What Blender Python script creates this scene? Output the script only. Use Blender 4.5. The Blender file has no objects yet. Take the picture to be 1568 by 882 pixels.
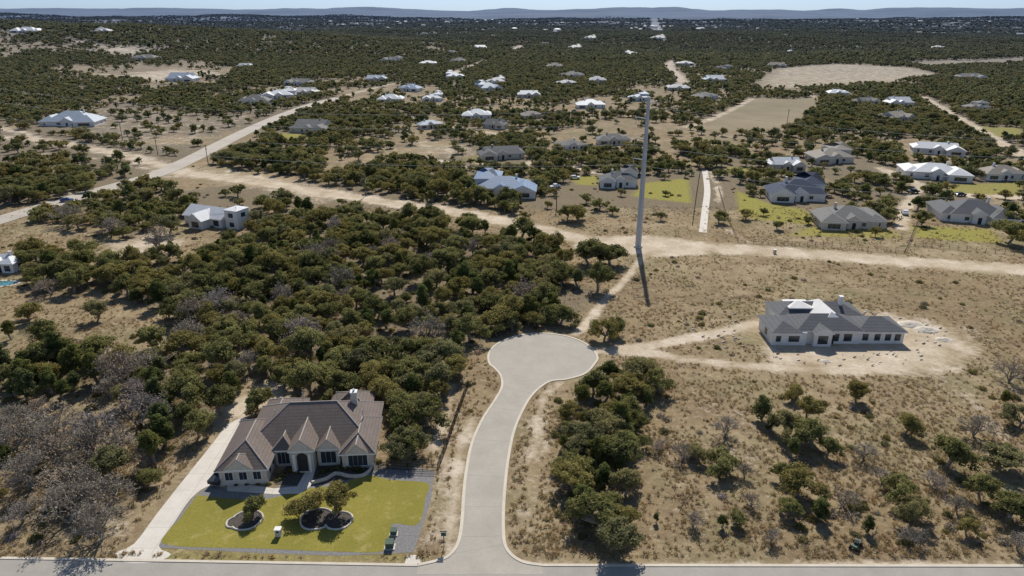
import bpy, math, random
import numpy as np
from mathutils import Vector
random.seed(7); rng=np.random.default_rng(7)
sc=bpy.context.scene
HC=70.0; PIT=math.radians(21.9); F=1045.0
cp,sp=math.cos(PIT),math.sin(PIT)
# ------------------------------------------------------------ helpers
def link(o):
    sc.collection.objects.link(o); return o
def sm(a,b,x):
    t=np.clip((x-a)/(b-a),0,1); return t*t*(3-2*t)
def vnoise(x,y,seed=0):
    x=np.asarray(x,float); y=np.asarray(y,float)
    xi=np.floor(x).astype(np.int64); yi=np.floor(y).astype(np.int64)
    fx=x-xi; fy=y-yi
    fx=fx*fx*(3-2*fx); fy=fy*fy*(3-2*fy)
    def hs(a,b):
        n=(a*374761393+b*668265263+seed*144269504)&0xffffffff
        n=((n^(n>>13))*1274126177)&0xffffffff
        n=n^(n>>16)
        return (n&0xffffff)/float(0xffffff)
    return (hs(xi,yi)*(1-fx)+hs(xi+1,yi)*fx)*(1-fy)+(hs(xi,yi+1)*(1-fx)+hs(xi+1,yi+1)*fx)*fy
def fbm(x,y,seed=0,o=4):
    s=0;a=.5;t=0
    for i in range(o):
        s=s+a*vnoise(x*2**i,y*2**i,seed+i*17); t+=a; a*=.5
    return s/t
def Hh(x,y):
    x=np.asarray(x,float); y=np.asarray(y,float)
    r=np.hypot(x,y)
    h=(fbm(x/620,y/520,3)-.5)*52*sm(600,1900,r)
    h=h+54*np.exp(-(((x+960)/470)**2+((y-1400)/360)**2)/2)*sm(400,850,r)
    h=h+sm(3000,6500,r)*(fbm(x/2600,y/900,11)-.47)*150
    h=h+sm(8000,14500,r)*(5+185*fbm(x/3000,y/2300,23,5))
    return h
_t=np.concatenate([np.geomspace(60,26000,5000)])
def P(u,v):
    xc=(u-784)/F; yc=-(v-441)/F
    d=np.array([xc, cp+yc*sp, -sp+yc*cp])
    if d[2]<0:
        t=-HC/d[2]
        if t*math.hypot(d[0],d[1])<395: return (d[0]*t,d[1]*t,0.0)
    X=d[0]*_t; Y=d[1]*_t; Z=HC+d[2]*_t
    hh=Hh(X,Y); k=np.argmax(Z<hh)
    return (float(X[k]),float(Y[k]),float(hh[k]))
def mpp(u,v):
    p=P(u,v); return (p[1]*cp+(HC-p[2])*sp)/F
def PW(pts): return [P(u,v)[:2] for u,v in pts]
# ------------------------------------------------------------ materials
def newmat(n):
    m=bpy.data.materials.new(n); m.use_nodes=True
    nt=m.node_tree; b=nt.nodes["Principled BSDF"]; b.inputs["Roughness"].default_value=.85
    b.inputs["Specular IOR Level"].default_value=.25
    return m,nt,b
def N(nt,t,**k):
    n=nt.nodes.new(t)
    for a,b in k.items(): setattr(n,a,b)
    return n
def noise(nt,scale,detail=4,rough=.6,coord=None):
    n=N(nt,'ShaderNodeTexNoise'); n.inputs['Scale'].default_value=scale
    n.inputs['Detail'].default_value=detail; n.inputs['Roughness'].default_value=rough
    if coord is not None: nt.links.new(coord,n.inputs['Vector'])
    return n.outputs['Fac']
def ramp(nt,fac,a,b):
    m=N(nt,'ShaderNodeMapRange'); m.inputs['From Min'].default_value=a; m.inputs['From Max'].default_value=b
    nt.links.new(fac,m.inputs['Value']); return m.outputs['Result']
def mix(nt,fac,a,b,bt='MIX'):
    m=N(nt,'ShaderNodeMix',data_type='RGBA',blend_type=bt)
    if isinstance(fac,(int,float)): m.inputs[0].default_value=fac
    else: nt.links.new(fac,m.inputs[0])
    for s,i in ((a,6),(b,7)):
        if isinstance(s,tuple): m.inputs[i].default_value=(*s,1)
        else: nt.links.new(s,m.inputs[i])
    return m.outputs[2]
def math_(nt,op,a,b=None):
    m=N(nt,'ShaderNodeMath',operation=op)
    for s,i in ((a,0),(b,1)):
        if s is None: continue
        if isinstance(s,(int,float)): m.inputs[i].default_value=s
        else: nt.links.new(s,m.inputs[i])
    return m.outputs[0]
def paint_haze(nt,col,haze_col):
    # aerial haze painted into base colour, bluer with distance (world position only)
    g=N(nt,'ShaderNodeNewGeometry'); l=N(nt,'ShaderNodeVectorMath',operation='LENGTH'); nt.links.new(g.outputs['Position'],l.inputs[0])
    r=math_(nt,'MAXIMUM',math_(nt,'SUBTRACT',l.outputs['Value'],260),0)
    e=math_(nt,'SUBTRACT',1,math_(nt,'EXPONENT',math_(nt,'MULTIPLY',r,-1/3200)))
    return mix(nt,math_(nt,'MULTIPLY',e,.93),col,haze_col)
def simple(n,c1,c2=None,scale=.8,rough=.85,bump=0,metal=0,joint=0):
    m,nt,b=newmat(n); c2=c2 or tuple(x*.8 for x in c1)
    tc=N(nt,'ShaderNodeTexCoord').outputs['Object']
    f=ramp(nt,noise(nt,scale,5,.65,tc),.3,.7)
    c=mix(nt,f,c1,c2)
    if joint:
        c=mix(nt,math_(nt,'MULTIPLY',ramp(nt,noise(nt,scale*9,6,.8,tc),.48,.7),.28),c,tuple(x*.62 for x in c1))
        if joint>1:
            sx=N(nt,'ShaderNodeSeparateXYZ'); nt.links.new(tc,sx.inputs[0])
            for ax in('X','Y'):
                q=math_(nt,'LESS_THAN',math_(nt,'FRACT',math_(nt,'MULTIPLY',sx.outputs[ax],1/joint)),.03)
                c=mix(nt,math_(nt,'MULTIPLY',q,.35),c,tuple(x*.5 for x in c1))
    nt.links.new(c,b.inputs['Base Color'])
    b.inputs['Roughness'].default_value=rough; b.inputs['Metallic'].default_value=metal
    if bump:
        bm=N(nt,'ShaderNodeBump'); bm.inputs['Strength'].default_value=bump; bm.inputs['Distance'].default_value=.1
        nt.links.new(noise(nt,scale*6,4,.7,tc),bm.inputs['Height']); nt.links.new(bm.outputs[0],b.inputs['Normal'])
    return m
def roofmat(n,c1,c2,period=.35,rough=.8,seam=False):
    m,nt,b=newmat(n)
    tc=N(nt,'ShaderNodeTexCoord').outputs['Object']
    sx=N(nt,'ShaderNodeSeparateXYZ'); nt.links.new(tc,sx.inputs[0])
    z=math_(nt,'FRACT',math_(nt,'MULTIPLY',sx.outputs['X' if seam else 'Z'],1/period))
    edge=math_(nt,'LESS_THAN',z,.2)
    f=ramp(nt,noise(nt,2.5,5,.75,tc),.3,.7); f2=ramp(nt,noise(nt,.35,3,.6,tc),.35,.7)
    c=mix(nt,f,c1,c2); c=mix(nt,math_(nt,'MULTIPLY',f2,.3),c,tuple(x*1.3 for x in c2))
    c=mix(nt,math_(nt,'MULTIPLY',edge,.35),c,tuple(x*.45 for x in c1))
    nt.links.new(c,b.inputs['Base Color']); b.inputs['Roughness'].default_value=rough
    return m
def leafmat(n,dark,light,trans=.4):
    m=bpy.data.materials.new(n); m.use_nodes=True; nt=m.node_tree
    for x in list(nt.nodes):
        if x.type!='OUTPUT_MATERIAL': nt.nodes.remove(x)
    out=[x for x in nt.nodes if x.type=='OUTPUT_MATERIAL'][0]
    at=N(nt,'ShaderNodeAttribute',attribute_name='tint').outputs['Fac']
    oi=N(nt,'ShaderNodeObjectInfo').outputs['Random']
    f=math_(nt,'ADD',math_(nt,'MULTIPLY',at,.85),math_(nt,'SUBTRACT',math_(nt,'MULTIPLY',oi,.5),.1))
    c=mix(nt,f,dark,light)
    r2=math_(nt,'FRACT',math_(nt,'MULTIPLY',oi,7.31))
    c=mix(nt,math_(nt,'MULTIPLY',math_(nt,'GREATER_THAN',r2,.66),.5),c,(light[0]*1.12,light[1]*.93,light[2]*.8))
    r3=math_(nt,'FRACT',math_(nt,'MULTIPLY',oi,13.7))
    c=mix(nt,math_(nt,'MULTIPLY',math_(nt,'GREATER_THAN',r3,.82),.4),c,(light[0]*.95,light[1]*.92,light[2]*1.4))
    c=paint_haze(nt,c,(.10,.145,.225))
    d=N(nt,'ShaderNodeBsdfDiffuse'); t=N(nt,'ShaderNodeBsdfTranslucent')
    nt.links.new(c,d.inputs[0]); nt.links.new(c,t.inputs[0])
    ms=N(nt,'ShaderNodeMixShader'); ms.inputs[0].default_value=trans
    nt.links.new(d.outputs[0],ms.inputs[1]); nt.links.new(t.outputs[0],ms.inputs[2]); nt.links.new(ms.outputs[0],out.inputs[0])
    return m
M={}
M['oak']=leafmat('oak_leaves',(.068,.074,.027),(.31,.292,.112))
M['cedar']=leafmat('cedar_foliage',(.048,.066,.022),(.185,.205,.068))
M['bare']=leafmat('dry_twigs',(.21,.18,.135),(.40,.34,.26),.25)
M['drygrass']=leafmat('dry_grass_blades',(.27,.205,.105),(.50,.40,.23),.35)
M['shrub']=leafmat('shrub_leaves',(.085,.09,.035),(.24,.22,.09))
M['bark']=simple('bark',(.22,.188,.15),(.33,.29,.24),3)
M['asphalt']=simple('weathered_asphalt',(.35,.315,.262),(.42,.38,.32),.22,.85,.15,joint=1)
M['asphalt2']=simple('road_asphalt',(.31,.285,.245),(.37,.34,.295),.3,.85,.15,joint=1)
M['paleroad']=simple('pale_road',(.40,.35,.285),(.48,.425,.35),.1,.85)
M['kerb']=simple('kerb_concrete',(.52,.455,.36),(.62,.55,.44),.6)
M['concrete']=simple('driveway_concrete',(.56,.51,.43),(.67,.61,.53),.4,joint=4.2)
M['gravel']=simple('dark_gravel',(.15,.145,.14),(.27,.255,.24),3,.9,.6)
M['mulch']=simple('dark_mulch',(.05,.045,.04),(.12,.10,.08),3,.9,.5)
M['stone']=simple('limestone_wall',(.52,.455,.37),(.68,.61,.52),2.2,.85,.3)
M['white']=simple('white_render',(.70,.66,.60),(.80,.77,.72),.6)
M['trim']=simple('white_trim',(.74,.71,.66),(.8,.78,.74),1)
M['darktrim']=simple('dark_trim',(.03,.027,.025),(.05,.045,.04),1)
M['rbrown']=roofmat('brown_shingles',(.135,.102,.085),(.21,.168,.14),.34)
M['rridge']=simple('ridge_tiles',(.36,.31,.27),(.46,.41,.36),2)
M['rdark']=roofmat('charcoal_roof',(.085,.087,.092),(.135,.135,.138),.4)
M['rnavy']=roofmat('navy_roof',(.022,.035,.07),(.045,.06,.10),.4)
M['rgrey']=roofmat('grey_roof',(.135,.13,.122),(.205,.195,.18),.4)
M['rbeige']=roofmat('tan_roof',(.24,.21,.17),(.32,.28,.23),.4)
M['rwhite']=roofmat('white_metal_roof',(.55,.55,.54),(.68,.68,.67),.6,.55,True)
M['rpale']=roofmat('light_grey_metal_roof',(.36,.355,.34),(.46,.45,.43),.6,.6,True)
M['rblue']=roofmat('blue_underlay_roof',(.12,.19,.30),(.19,.26,.37),.6,.6)
M['rpaleblue']=roofmat('pale_metal_roof',(.29,.34,.39),(.39,.43,.47),.6,.55,True)
M['rmembrane']=simple('white_roof_membrane',(.70,.67,.62),(.80,.77,.72),.5)
m,nt,b=newmat('window_glass'); b.inputs['Roughness'].default_value=.12; b.inputs['Specular IOR Level'].default_value=.6
tc=N(nt,'ShaderNodeTexCoord').outputs['Object']; nt.links.new(mix(nt,noise(nt,.7,2,.5,tc),(.015,.02,.025),(.06,.07,.085)),b.inputs['Base Color']); M['glass']=m
M['steel']=simple('weathered_steel',(.42,.43,.44),(.52,.53,.54),.4,.6,0,.1)
M['wire']=simple('wire',(.5,.5,.5),(.6,.6,.6),1,.6)
M['wood']=simple('pole_wood',(.10,.075,.055),(.16,.12,.09),2)
M['cedarwood']=simple('cedar_fence_wood',(.26,.19,.13),(.36,.28,.20),1.5)
M['green']=simple('utility_green',(.06,.10,.07),(.09,.13,.09),2,.6)
m,nt,b=newmat('lawn_grass')
tc=N(nt,'ShaderNodeTexCoord').outputs['Object']
c=mix(nt,ramp(nt,noise(nt,.16,4,.6,tc),.3,.7),(.225,.20,.040),(.325,.272,.062))
c=mix(nt,ramp(nt,noise(nt,2.5,6,.8,tc),.35,.7),c,(.18,.165,.040))
c=mix(nt,math_(nt,'MULTIPLY',ramp(nt,noise(nt,.35,5,.7,tc),.54,.70),.7),c,(.40,.32,.13))
nt.links.new(c,b.inputs['Base Color']); b.inputs['Roughness'].default_value=1; b.inputs['Specular IOR Level'].default_value=.05
bm=N(nt,'ShaderNodeBump'); bm.inputs['Strength'].default_value=.5; nt.links.new(noise(nt,8,3,.7,tc),bm.inputs['Height']); nt.links.new(bm.outputs[0],b.inputs['Normal'])
M['lawn']=m
M['water']=simple('pool_water',(.05,.22,.28),(.07,.27,.33),.8,.08)
for k,c in dict(carblue=(.03,.07,.2),cardark=(.02,.022,.026),carwhite=(.7,.7,.7)).items():
    m,nt,b=newmat('paint_'+k)
    tc=N(nt,'ShaderNodeTexCoord').outputs['Object']
    nt.links.new(mix(nt,noise(nt,2,2,.5,tc),c,tuple(x*.85 for x in c)),b.inputs['Base Color']); b.inputs['Roughness'].default_value=.3; b.inputs['Specular IOR Level'].default_value=.5; M[k]=m
M['tyre']=simple('tyre_rubber',(.02,.02,.02),(.03,.03,.03),3)
# ------------------------------------------------------------ mesh builder
class MB:
    def __init__(s): s.v=[];s.f=[];s.m=[];s.mats=[]
    def mi(s,k):
        if k not in s.mats: s.mats.append(k)
        return s.mats.index(k)
    def add(s,v,f,k):
        n=len(s.v); s.v+= [tuple(p) for p in v]; i=s.mi(k)
        for q in f: s.f.append(tuple(a+n for a in q)); s.m.append(i)
    def box(s,x0,x1,y0,y1,z0,z1,k):
        s.add([(x0,y0,z0),(x1,y0,z0),(x1,y1,z0),(x0,y1,z0),(x0,y0,z1),(x1,y0,z1),(x1,y1,z1),(x0,y1,z1)],
          [(0,3,2,1),(4,5,6,7),(0,1,5,4),(1,2,6,5),(2,3,7,6),(3,0,4,7)],k)
    def tube(s,p0,p1,r0,r1,k,n=6,cap=True):
        p0=Vector(p0);p1=Vector(p1);d=(p1-p0)
        if d.length<1e-6: return
        d.normalize(); a=d.orthogonal().normalized(); b=d.cross(a)
        v=[];
        for p,r in((p0,r0),(p1,r1)):
            for i in range(n):
                t=2*math.pi*i/n; v.append(p+(a*math.cos(t)+b*math.sin(t))*r)
        f=[(i,(i+1)%n,n+(i+1)%n,n+i) for i in range(n)]
        if cap: f+= [tuple(range(n-1,-1,-1)),tuple(range(n,2*n))]
        s.add(v,f,k)
    def roof(s,x0,x1,y0,y1,z,pitch,k,axis='x',h0=True,h1=True,o=.5,gm='stone',fm='trim',ridge=None,front=None):
        x0-=o;x1+=o;y0-=o;y1+=o
        s.box(x0,x1,y0,y1,z-.25,z-.005,fm)
        if axis=='x':
            half=(y1-y0)/2; zr=z+half*pitch; ym=(y0+y1)/2
            R0=(x0+(half if h0 else 0),ym,zr); R1=(x1-(half if h1 else 0),ym,zr)
            A,B,C,D=(x0,y0,z),(x1,y0,z),(x1,y1,z),(x0,y1,z)
        else:
            half=(x1-x0)/2; zr=z+half*pitch; xm=(x0+x1)/2
            R0=(xm,y0+(half if h0 else 0),zr); R1=(xm,y1-(half if h1 else 0),zr)
            A,B,C,D=(x1,y0,z),(x1,y1,z),(x0,y1,z),(x0,y0,z)
        s.add([A,B,R1,R0],[(0,1,2,3)],front or k); s.add([C,D,R0,R1],[(0,1,2,3)],k)
        s.add([B,C,R1],[(0,1,2)],k if h1 else gm); s.add([D,A,R0],[(0,1,2)],k if h0 else gm)
        if ridge:
            s.tube(R0,R1,.11,.11,ridge,5)
            for q,R in((A,R0),(D,R0),(B,R1),(C,R1)): s.tube(q,R,.09,.09,ridge,5)
    def win(s,x,y,z,w,h,face='-y',fr='trim',bars=1):
        t=.07
        def bx(a0,a1,d0,d1,z0,z1,k):
            if face=='-y': s.box(a0,a1,y-d1,y-d0,z0,z1,k)
            elif face=='+x': s.box(x+d0,x+d1,a0,a1,z0,z1,k)
            elif face=='-x': s.box(x-d1,x-d0,a0,a1,z0,z1,k)
        c=x if face=='-y' else y
        g=.09
        bx(c-w/2,c+w/2,-.05,.05,z,z+h,fr)
        n=bars+1; ww=(w-2*g)/n
        for i in range(n):
            bx(c-w/2+g+i*ww+.02,c-w/2+g+(i+1)*ww-.02,0,t,z+g,z+h-g,'glass')
    def mesh(s,name):
        me=bpy.data.meshes.new(name); me.from_pydata(s.v,[],s.f)
        for k in s.mats: me.materials.append(M[k])
        me.polygons.foreach_set('material_index',s.m); me.update(); return me
    def obj(s,name,loc=(0,0,0),rz=0,parent=None):
        o=bpy.data.objects.new(name,s.mesh(name)); o.location=loc; o.rotation_euler=(0,0,rz)
        if parent: o.parent=parent
        return link(o)
def empty(name,loc,rz=0):
    o=bpy.data.objects.new(name,None); o.location=loc; o.rotation_euler=(0,0,rz); o.empty_display_size=.5; return link(o)
# ------------------------------------------------------------ masks
def polymask(X,Y,pw,soft):
    pw=np.array(pw); out=np.zeros(X.shape)
    mg=soft*1.5
    sel=(X>pw[:,0].min()-mg)&(X<pw[:,0].max()+mg)&(Y>pw[:,1].min()-mg)&(Y<pw[:,1].max()+mg)
    if not sel.any(): return out
    x=X[sel];y=Y[sel]; ins=np.zeros(x.shape,bool); dm=np.full(x.shape,1e9)
    n=len(pw)
    for i in range(n):
        ax,ay=pw[i];bx,by=pw[(i+1)%n]
        if ay!=by:
            c=((ay>y)!=(by>y))&(x<(bx-ax)*(y-ay)/(by-ay)+ax); ins^=c
        dx,dy=bx-ax,by-ay; t=np.clip(((x-ax)*dx+(y-ay)*dy)/(dx*dx+dy*dy+1e-9),0,1)
        dm=np.minimum(dm,np.hypot(x-ax-t*dx,y-ay-t*dy))
    sd=np.where(ins,dm,-dm)
    out[sel]=np.clip(.5+sd/(2*soft),0,1); return out
def linemask(X,Y,pl,w,soft):
    pl=np.array(pl); out=np.zeros(X.shape); mg=w/2+soft
    sel=(X>pl[:,0].min()-mg)&(X<pl[:,0].max()+mg)&(Y>pl[:,1].min()-mg)&(Y<pl[:,1].max()+mg)
    if not sel.any(): return out
    x=X[sel];y=Y[sel]; dm=np.full(x.shape,1e9)
    for i in range(len(pl)-1):
        ax,ay=pl[i];bx,by=pl[i+1]
        dx,dy=bx-ax,by-ay; t=np.clip(((x-ax)*dx+(y-ay)*dy)/(dx*dx+dy*dy+1e-9),0,1)
        dm=np.minimum(dm,np.hypot(x-ax-t*dx,y-ay-t*dy))
    out[sel]=np.clip(.5+(w/2-dm)/(2*soft),0,1); return out
def crom(pts,n=6):
    out=[]
    for i in range(len(pts)-1):
        p0=pts[max(i-1,0)];p1=pts[i];p2=pts[i+1];p3=pts[min(i+2,len(pts)-1)]
        for k in range(n):
            t=k/n
            out.append(tuple(.5*((2*p1[j])+(-p0[j]+p2[j])*t+(2*p0[j]-5*p1[j]+4*p2[j]-p3[j])*t*t+(-p0[j]+3*p1[j]-3*p2[j]+p3[j])*t**3) for j in (0,1)))
    out.append(tuple(pts[-1][:2])); return out
DLINES=[(1,[(262,262),(340,272),(420,283),(510,296),(600,311),(690,323),(760,337),(830,352),(890,366),(980,374),(1060,378),(1150,383),(1250,390),(1400,402),(1568,414),(1750,428)],10.5,3.5),
 (.9,[(985,392),(960,425),(925,460),(895,500),(880,512)],2.6,1),
 (1,[(918,537),(990,530),(1070,515),(1150,498),(1190,490)],4,1.8),
 (1,[(918,537),(1000,543),(1100,556),(1200,563),(1300,568),(1400,560),(1470,545)],3.6,1.8),
 (.95,[(-60,208),(60,214),(140,228),(200,240),(262,258)],12,5),
 (.9,[(-30,190),(40,205),(70,222)],8,3),
 (.9,[(600,235),(680,248),(740,262)],7,2),(.9,[(735,250),(790,262),(815,245)],5,2),
 (.8,[(645,545),(690,590),(680,640),(660,690)],2.2,1.5),
 (.8,[(700,880),(692,800),(700,740),(705,690),(725,640)],2.5,1.5),
 (.7,[(860,585),(832,610),(825,660),(840,690)],2.2,1),
 (.8,[(270,262),(330,268),(400,278),(500,300)],20,9),
 (1,[(1035,92),(1025,100),(1040,118),(1050,132)],13,5),(1,[(998,28),(1004,36),(1008,48)],60,15),
 (1,[(690,115),(720,102),(745,93)],12,5),(.9,[(790,78),(800,70),(835,66)],20,8),
 (.9,[(1100,148),(1160,140),(1220,140),(1250,150)],8,4),
 (.9,[(1050,195),(1100,178),(1150,152)],6,3),
 (1,[(1410,148),(1450,172),(1490,195),(1540,225),(1620,262)],11,2),
 (1,[(1350,258),(1400,280),(1450,297),(1600,303)],7,2),(1,[(1405,290),(1385,320),(1382,350)],5,2),
 (.9,[(560,165),(600,172),(700,195),(760,205)],7,3),(.8,[(860,250),(900,262),(920,265)],5,2),
 (.7,[(0,862),(300,862),(640,864)],1.6,.8),(.7,[(800,863),(1200,865),(1700,867)],1.6,.8),
 (.8,[(200,112),(300,108),(340,118)],14,6),(.8,[(100,60),(160,72),(240,78)],18,10),
 (.8,[(520,150),(560,138),(640,120),(690,112)],8,4),(.8,[(40,120),(120,112),(200,118)],9,4),
 (.7,[(0,280),(120,296),(180,288)],7,4),(.6,[(165,190),(230,205),(300,218)],4,2),
 (.7,[(60,235),(160,245),(240,262)],6,3),(.8,[(1085,262),(1100,285),(1100,310)],3,1.5),(.55,[(1090,330),(1110,350),(1150,372)],4,2),
]
DPOLYS=[(1,[(880,362),(1000,360),(1080,370),(1090,390),(1000,394),(880,380)],3.5),
 (.9,[(1160,520),(1172,548),(1200,562),(1280,574),(1400,577),(1470,566),(1512,537),(1478,505),(1400,484),(1300,470),(1220,478)],6),
 (.75,[(320,640),(350,605),(430,572),(455,590),(440,612),(375,635),(330,680)],3),
 (.75,[(150,372),(250,350),(300,368),(240,392),(170,395)],6),
 (.8,[(180,118),(260,105),(340,112),(250,126)],15),(.7,[(120,78),(180,68),(250,74),(200,88)],25),
 (.55,[(1150,132),(1185,106),(1280,98),(1400,104),(1450,116),(1350,128),(1240,136)],14),
 (.40,[(60,185),(180,158),(330,178),(420,172),(330,215),(250,240),(150,215)],15),
 (.5,[(655,700),(700,610),(715,600),(712,680),(700,830),(650,850),(640,800)],3),
 (.45,[(1380,580),(1568,560),(1568,700),(1400,640)],10),(.36,[(1000,640),(1150,600),(1180,720),(1100,800),(1000,760)],8),
 (.45,[(130,820),(215,745),(300,660),(310,690),(200,835)],3),
 (.5,[(785,690),(800,640),(850,600),(850,760),(830,820),(780,830)],3),
 (.5,[(600,200),(660,215),(740,225),(730,245),(640,240)],8),
 (.48,[(180,500),(290,505),(300,540),(230,545)],5),
]
FIELDS=[[(1070,197),(1150,150),(1250,152),(1245,168),(1190,207)],[(1150,132),(1185,106),(1280,98),(1400,104),(1450,116),(1350,128),(1240,136)],[(1380,95),(1568,88),(1568,97),(1420,103)]]
GPOLYS=[(1,[(965,300),(985,280),(1055,272),(1060,312),(1000,305)]),(.9,[(870,270),(920,268),(915,285),(880,283)]),
 (1,[(1125,290),(1180,312),(1230,320),(1255,335),(1240,345),(1150,335),(1130,325)]),(.8,[(1240,345),(1370,352),(1385,366),(1200,362)]),
 (.9,[(1390,345),(1520,350),(1540,374),(1400,365)]),(.9,[(420,203),(470,205),(470,216),(430,218)]),
 (.8,[(1480,192),(1568,196),(1568,212),(1510,210)]),(.8,[(1440,283),(1568,278),(1568,300),(1460,298)]),(.5,[(700,240),(740,236),(780,252),(720,252)]),(.8,[(1110,255),(1150,255),(1150,268),(1110,265)]),
 (.8,[(690,865),(640,866),(180,862),(250,840),(590,846),(640,845)])]
LAWN=[(302,758),(335,762),(400,765),(440,757),(475,748),(520,742),(560,728),(600,735),(655,740),(652,760),(640,803),(600,803),(592,842),(520,845),(400,840),(250,833),(275,795)]
FOREST=[ # poly, spacing, mix(oak,cedar,bare), scale
 ([(165,412),(240,402),(330,382),(420,362),(480,342),(560,332),(680,346),(790,362),(862,384),(868,402),(850,430),(922,440),(920,458),(890,480),(880,498),(800,502),(765,522),(715,528),(702,560),(705,592),(660,612),(600,610),(560,616),(470,612),(430,598),(400,568),(345,540),(300,512),(240,478),(175,450)],4.05,(.77,.16,.07),1.12),
 ([(592,610),(690,600),(672,640),(655,690),(640,700),(605,700),(598,650)],4.5,(.8,.2,0),1.12),
 ([(170,575),(240,532),(330,540),(385,570),(365,610),(325,660),(290,700),(240,715),(205,680),(190,640)],4.6,(.36,.36,.28),1.15),
 ([(0,660),(60,660),(190,700),(250,722),(215,780),(150,835),(90,815),(0,805)],4.4,(.10,.03,.87),1.08),
 ([(60,555),(170,545),(180,578),(110,612),(30,622),(0,612),(0,575)],3.8,(.25,.75,0),1.08),
 ([(40,395),(130,385),(150,445),(60,455)],4.8,(.8,.1,.1),1.15),
 ([(80,335),(110,358),(220,340),(262,356),(240,395),(160,360)],5.2,(.7,.1,.2),1.15),
 ([(864,625),(900,590),(935,580),(1000,585),(1022,608),(985,632),(968,665),(962,720),(964,790),(945,845),(890,835),(868,770),(860,690)],3.3,(.5,.5,0),1.02),
 ([(380,355),(430,318),(480,330),(470,345),(420,372)],5.2,(.8,.1,.1),1.15),
 ([(565,275),(640,272),(700,288),(800,315),(790,322),(700,310),(620,299),(570,292)],4.4,(.85,.15,0),1.2),
 ([(345,242),(420,222),(500,262),(480,276),(400,264),(340,252)],4.7,(.8,.2,0),1.2),
 ([(-40,265),(60,275),(140,270),(150,290),(90,305),(20,316),(-40,310)],4.6,(.8,.2,0),1.2),
]
_DL=[(s,crom(PW(p),4),w,sf) for s,p,w,sf in DLINES]
_DP=[(s,PW(p),sf) for s,p,sf in DPOLYS]
_FI=[PW(p) for p in FIELDS]; _GP=[(s,PW(p)) for s,p in GPOLYS]
_FO=[(PW(p),s,m_,q) for p,s,m_,q in FOREST]
def dirtm(X,Y):
    o=np.zeros(X.shape)
    for s,p,w,sf in _DL: o=np.maximum(o,s*linemask(X,Y,p,w,sf))
    for s,p,sf in _DP: o=np.maximum(o,s*polymask(X,Y,p,sf))
    return o
def greenm(X,Y):
    o=np.zeros(X.shape)
    for s,p in _GP: o=np.maximum(o,s*polymask(X,Y,p,2))
    return o
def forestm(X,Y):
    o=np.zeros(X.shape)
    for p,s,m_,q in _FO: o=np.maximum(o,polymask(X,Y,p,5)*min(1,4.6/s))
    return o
def fieldm(X,Y):
    o=np.zeros(X.shape)
    for p in _FI: o=np.maximum(o,polymask(X,Y,p,5))
    return o
def coverf(X,Y):
    k=1+1.3*sm(900,3000,Y)
    a=fbm(X/(130*k),Y/(170*k),41,3)*.62+fbm(X/28,Y/34,57,2)*.38
    return sm(.34,.455,a+.045*sm(600,2000,Y))
# ------------------------------------------------------------ ground
def axis(lo,hi,st,end,g):
    a=list(np.arange(lo,hi,st)); s=st
    while a[-1]<end: s=max(st,abs(a[-1])*g); a.append(a[-1]+s)
    return np.array(a)
ya=axis(20,330,1.5,24000,.011)
xr=axis(0,240,1.5,21000,.018)
xa=np.concatenate([-xr[:0:-1],xr])
ya=np.concatenate([[-400,-150,-50,-10],ya])
GX,GY=np.meshgrid(xa,ya); nx=len(xa);ny=len(ya)
X=GX.ravel();Y=GY.ravel(); Z=Hh(X,Y)
me=bpy.data.meshes.new('ground'); me.vertices.add(nx*ny)
me.vertices.foreach_set('co',np.stack([X,Y,Z],1).ravel())
I=(np.arange(ny-1)[:,None]*nx+np.arange(nx-1)[None]).ravel()
q=np.stack([I,I+1,I+nx+1,I+nx],1)
me.loops.add(q.size); me.polygons.add(len(q))
me.loops.foreach_set('vertex_index',q.ravel()); me.polygons.foreach_set('loop_start',np.arange(len(q))*4)
me.polygons.foreach_set('use_smooth',np.ones(len(q),bool))
me.update(calc_edges=True)
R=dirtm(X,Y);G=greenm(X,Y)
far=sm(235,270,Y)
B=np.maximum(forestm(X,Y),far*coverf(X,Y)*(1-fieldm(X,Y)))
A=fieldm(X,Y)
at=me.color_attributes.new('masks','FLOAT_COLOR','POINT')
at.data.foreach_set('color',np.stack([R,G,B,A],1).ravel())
ground=link(bpy.data.objects.new('ground',me))
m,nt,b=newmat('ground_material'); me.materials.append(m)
tc=N(nt,'ShaderNodeTexCoord').outputs['Object']
an=N(nt,'ShaderNodeAttribute',attribute_name='masks'); se=N(nt,'ShaderNodeSeparateColor'); nt.links.new(an.outputs['Color'],se.inputs[0])
n1=noise(nt,.022,4,.6,tc);n2=noise(nt,.13,5,.65,tc);n3=noise(nt,.9,6,.7,tc);n4=noise(nt,5,4,.75,tc)
c=mix(nt,ramp(nt,n1,.38,.62),(.28,.205,.115),(.41,.32,.195))
c=mix(nt,ramp(nt,n2,.42,.64),c,(.225,.160,.092))
c=mix(nt,math_(nt,'MULTIPLY',ramp(nt,noise(nt,.045,5,.7,tc),.50,.60),.6),c,(.20,.178,.088))
c=mix(nt,math_(nt,'MULTIPLY',ramp(nt,noise(nt,.30,6,.75,tc),.52,.64),.7),c,(.175,.13,.08))
c=mix(nt,math_(nt,'MULTIPLY',ramp(nt,noise(nt,.42,6,.75,tc),.57,.66),.75),c,(.50,.405,.275))
c=mix(nt,math_(nt,'MULTIPLY',ramp(nt,n3,.50,.72),.6),c,(.48,.385,.25))
c=mix(nt,math_(nt,'MULTIPLY',ramp(nt,n4,.48,.68),.5),c,(.15,.115,.068))
lit=mix(nt,ramp(nt,n3,.35,.7),(.15,.12,.078),(.26,.208,.138))
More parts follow.
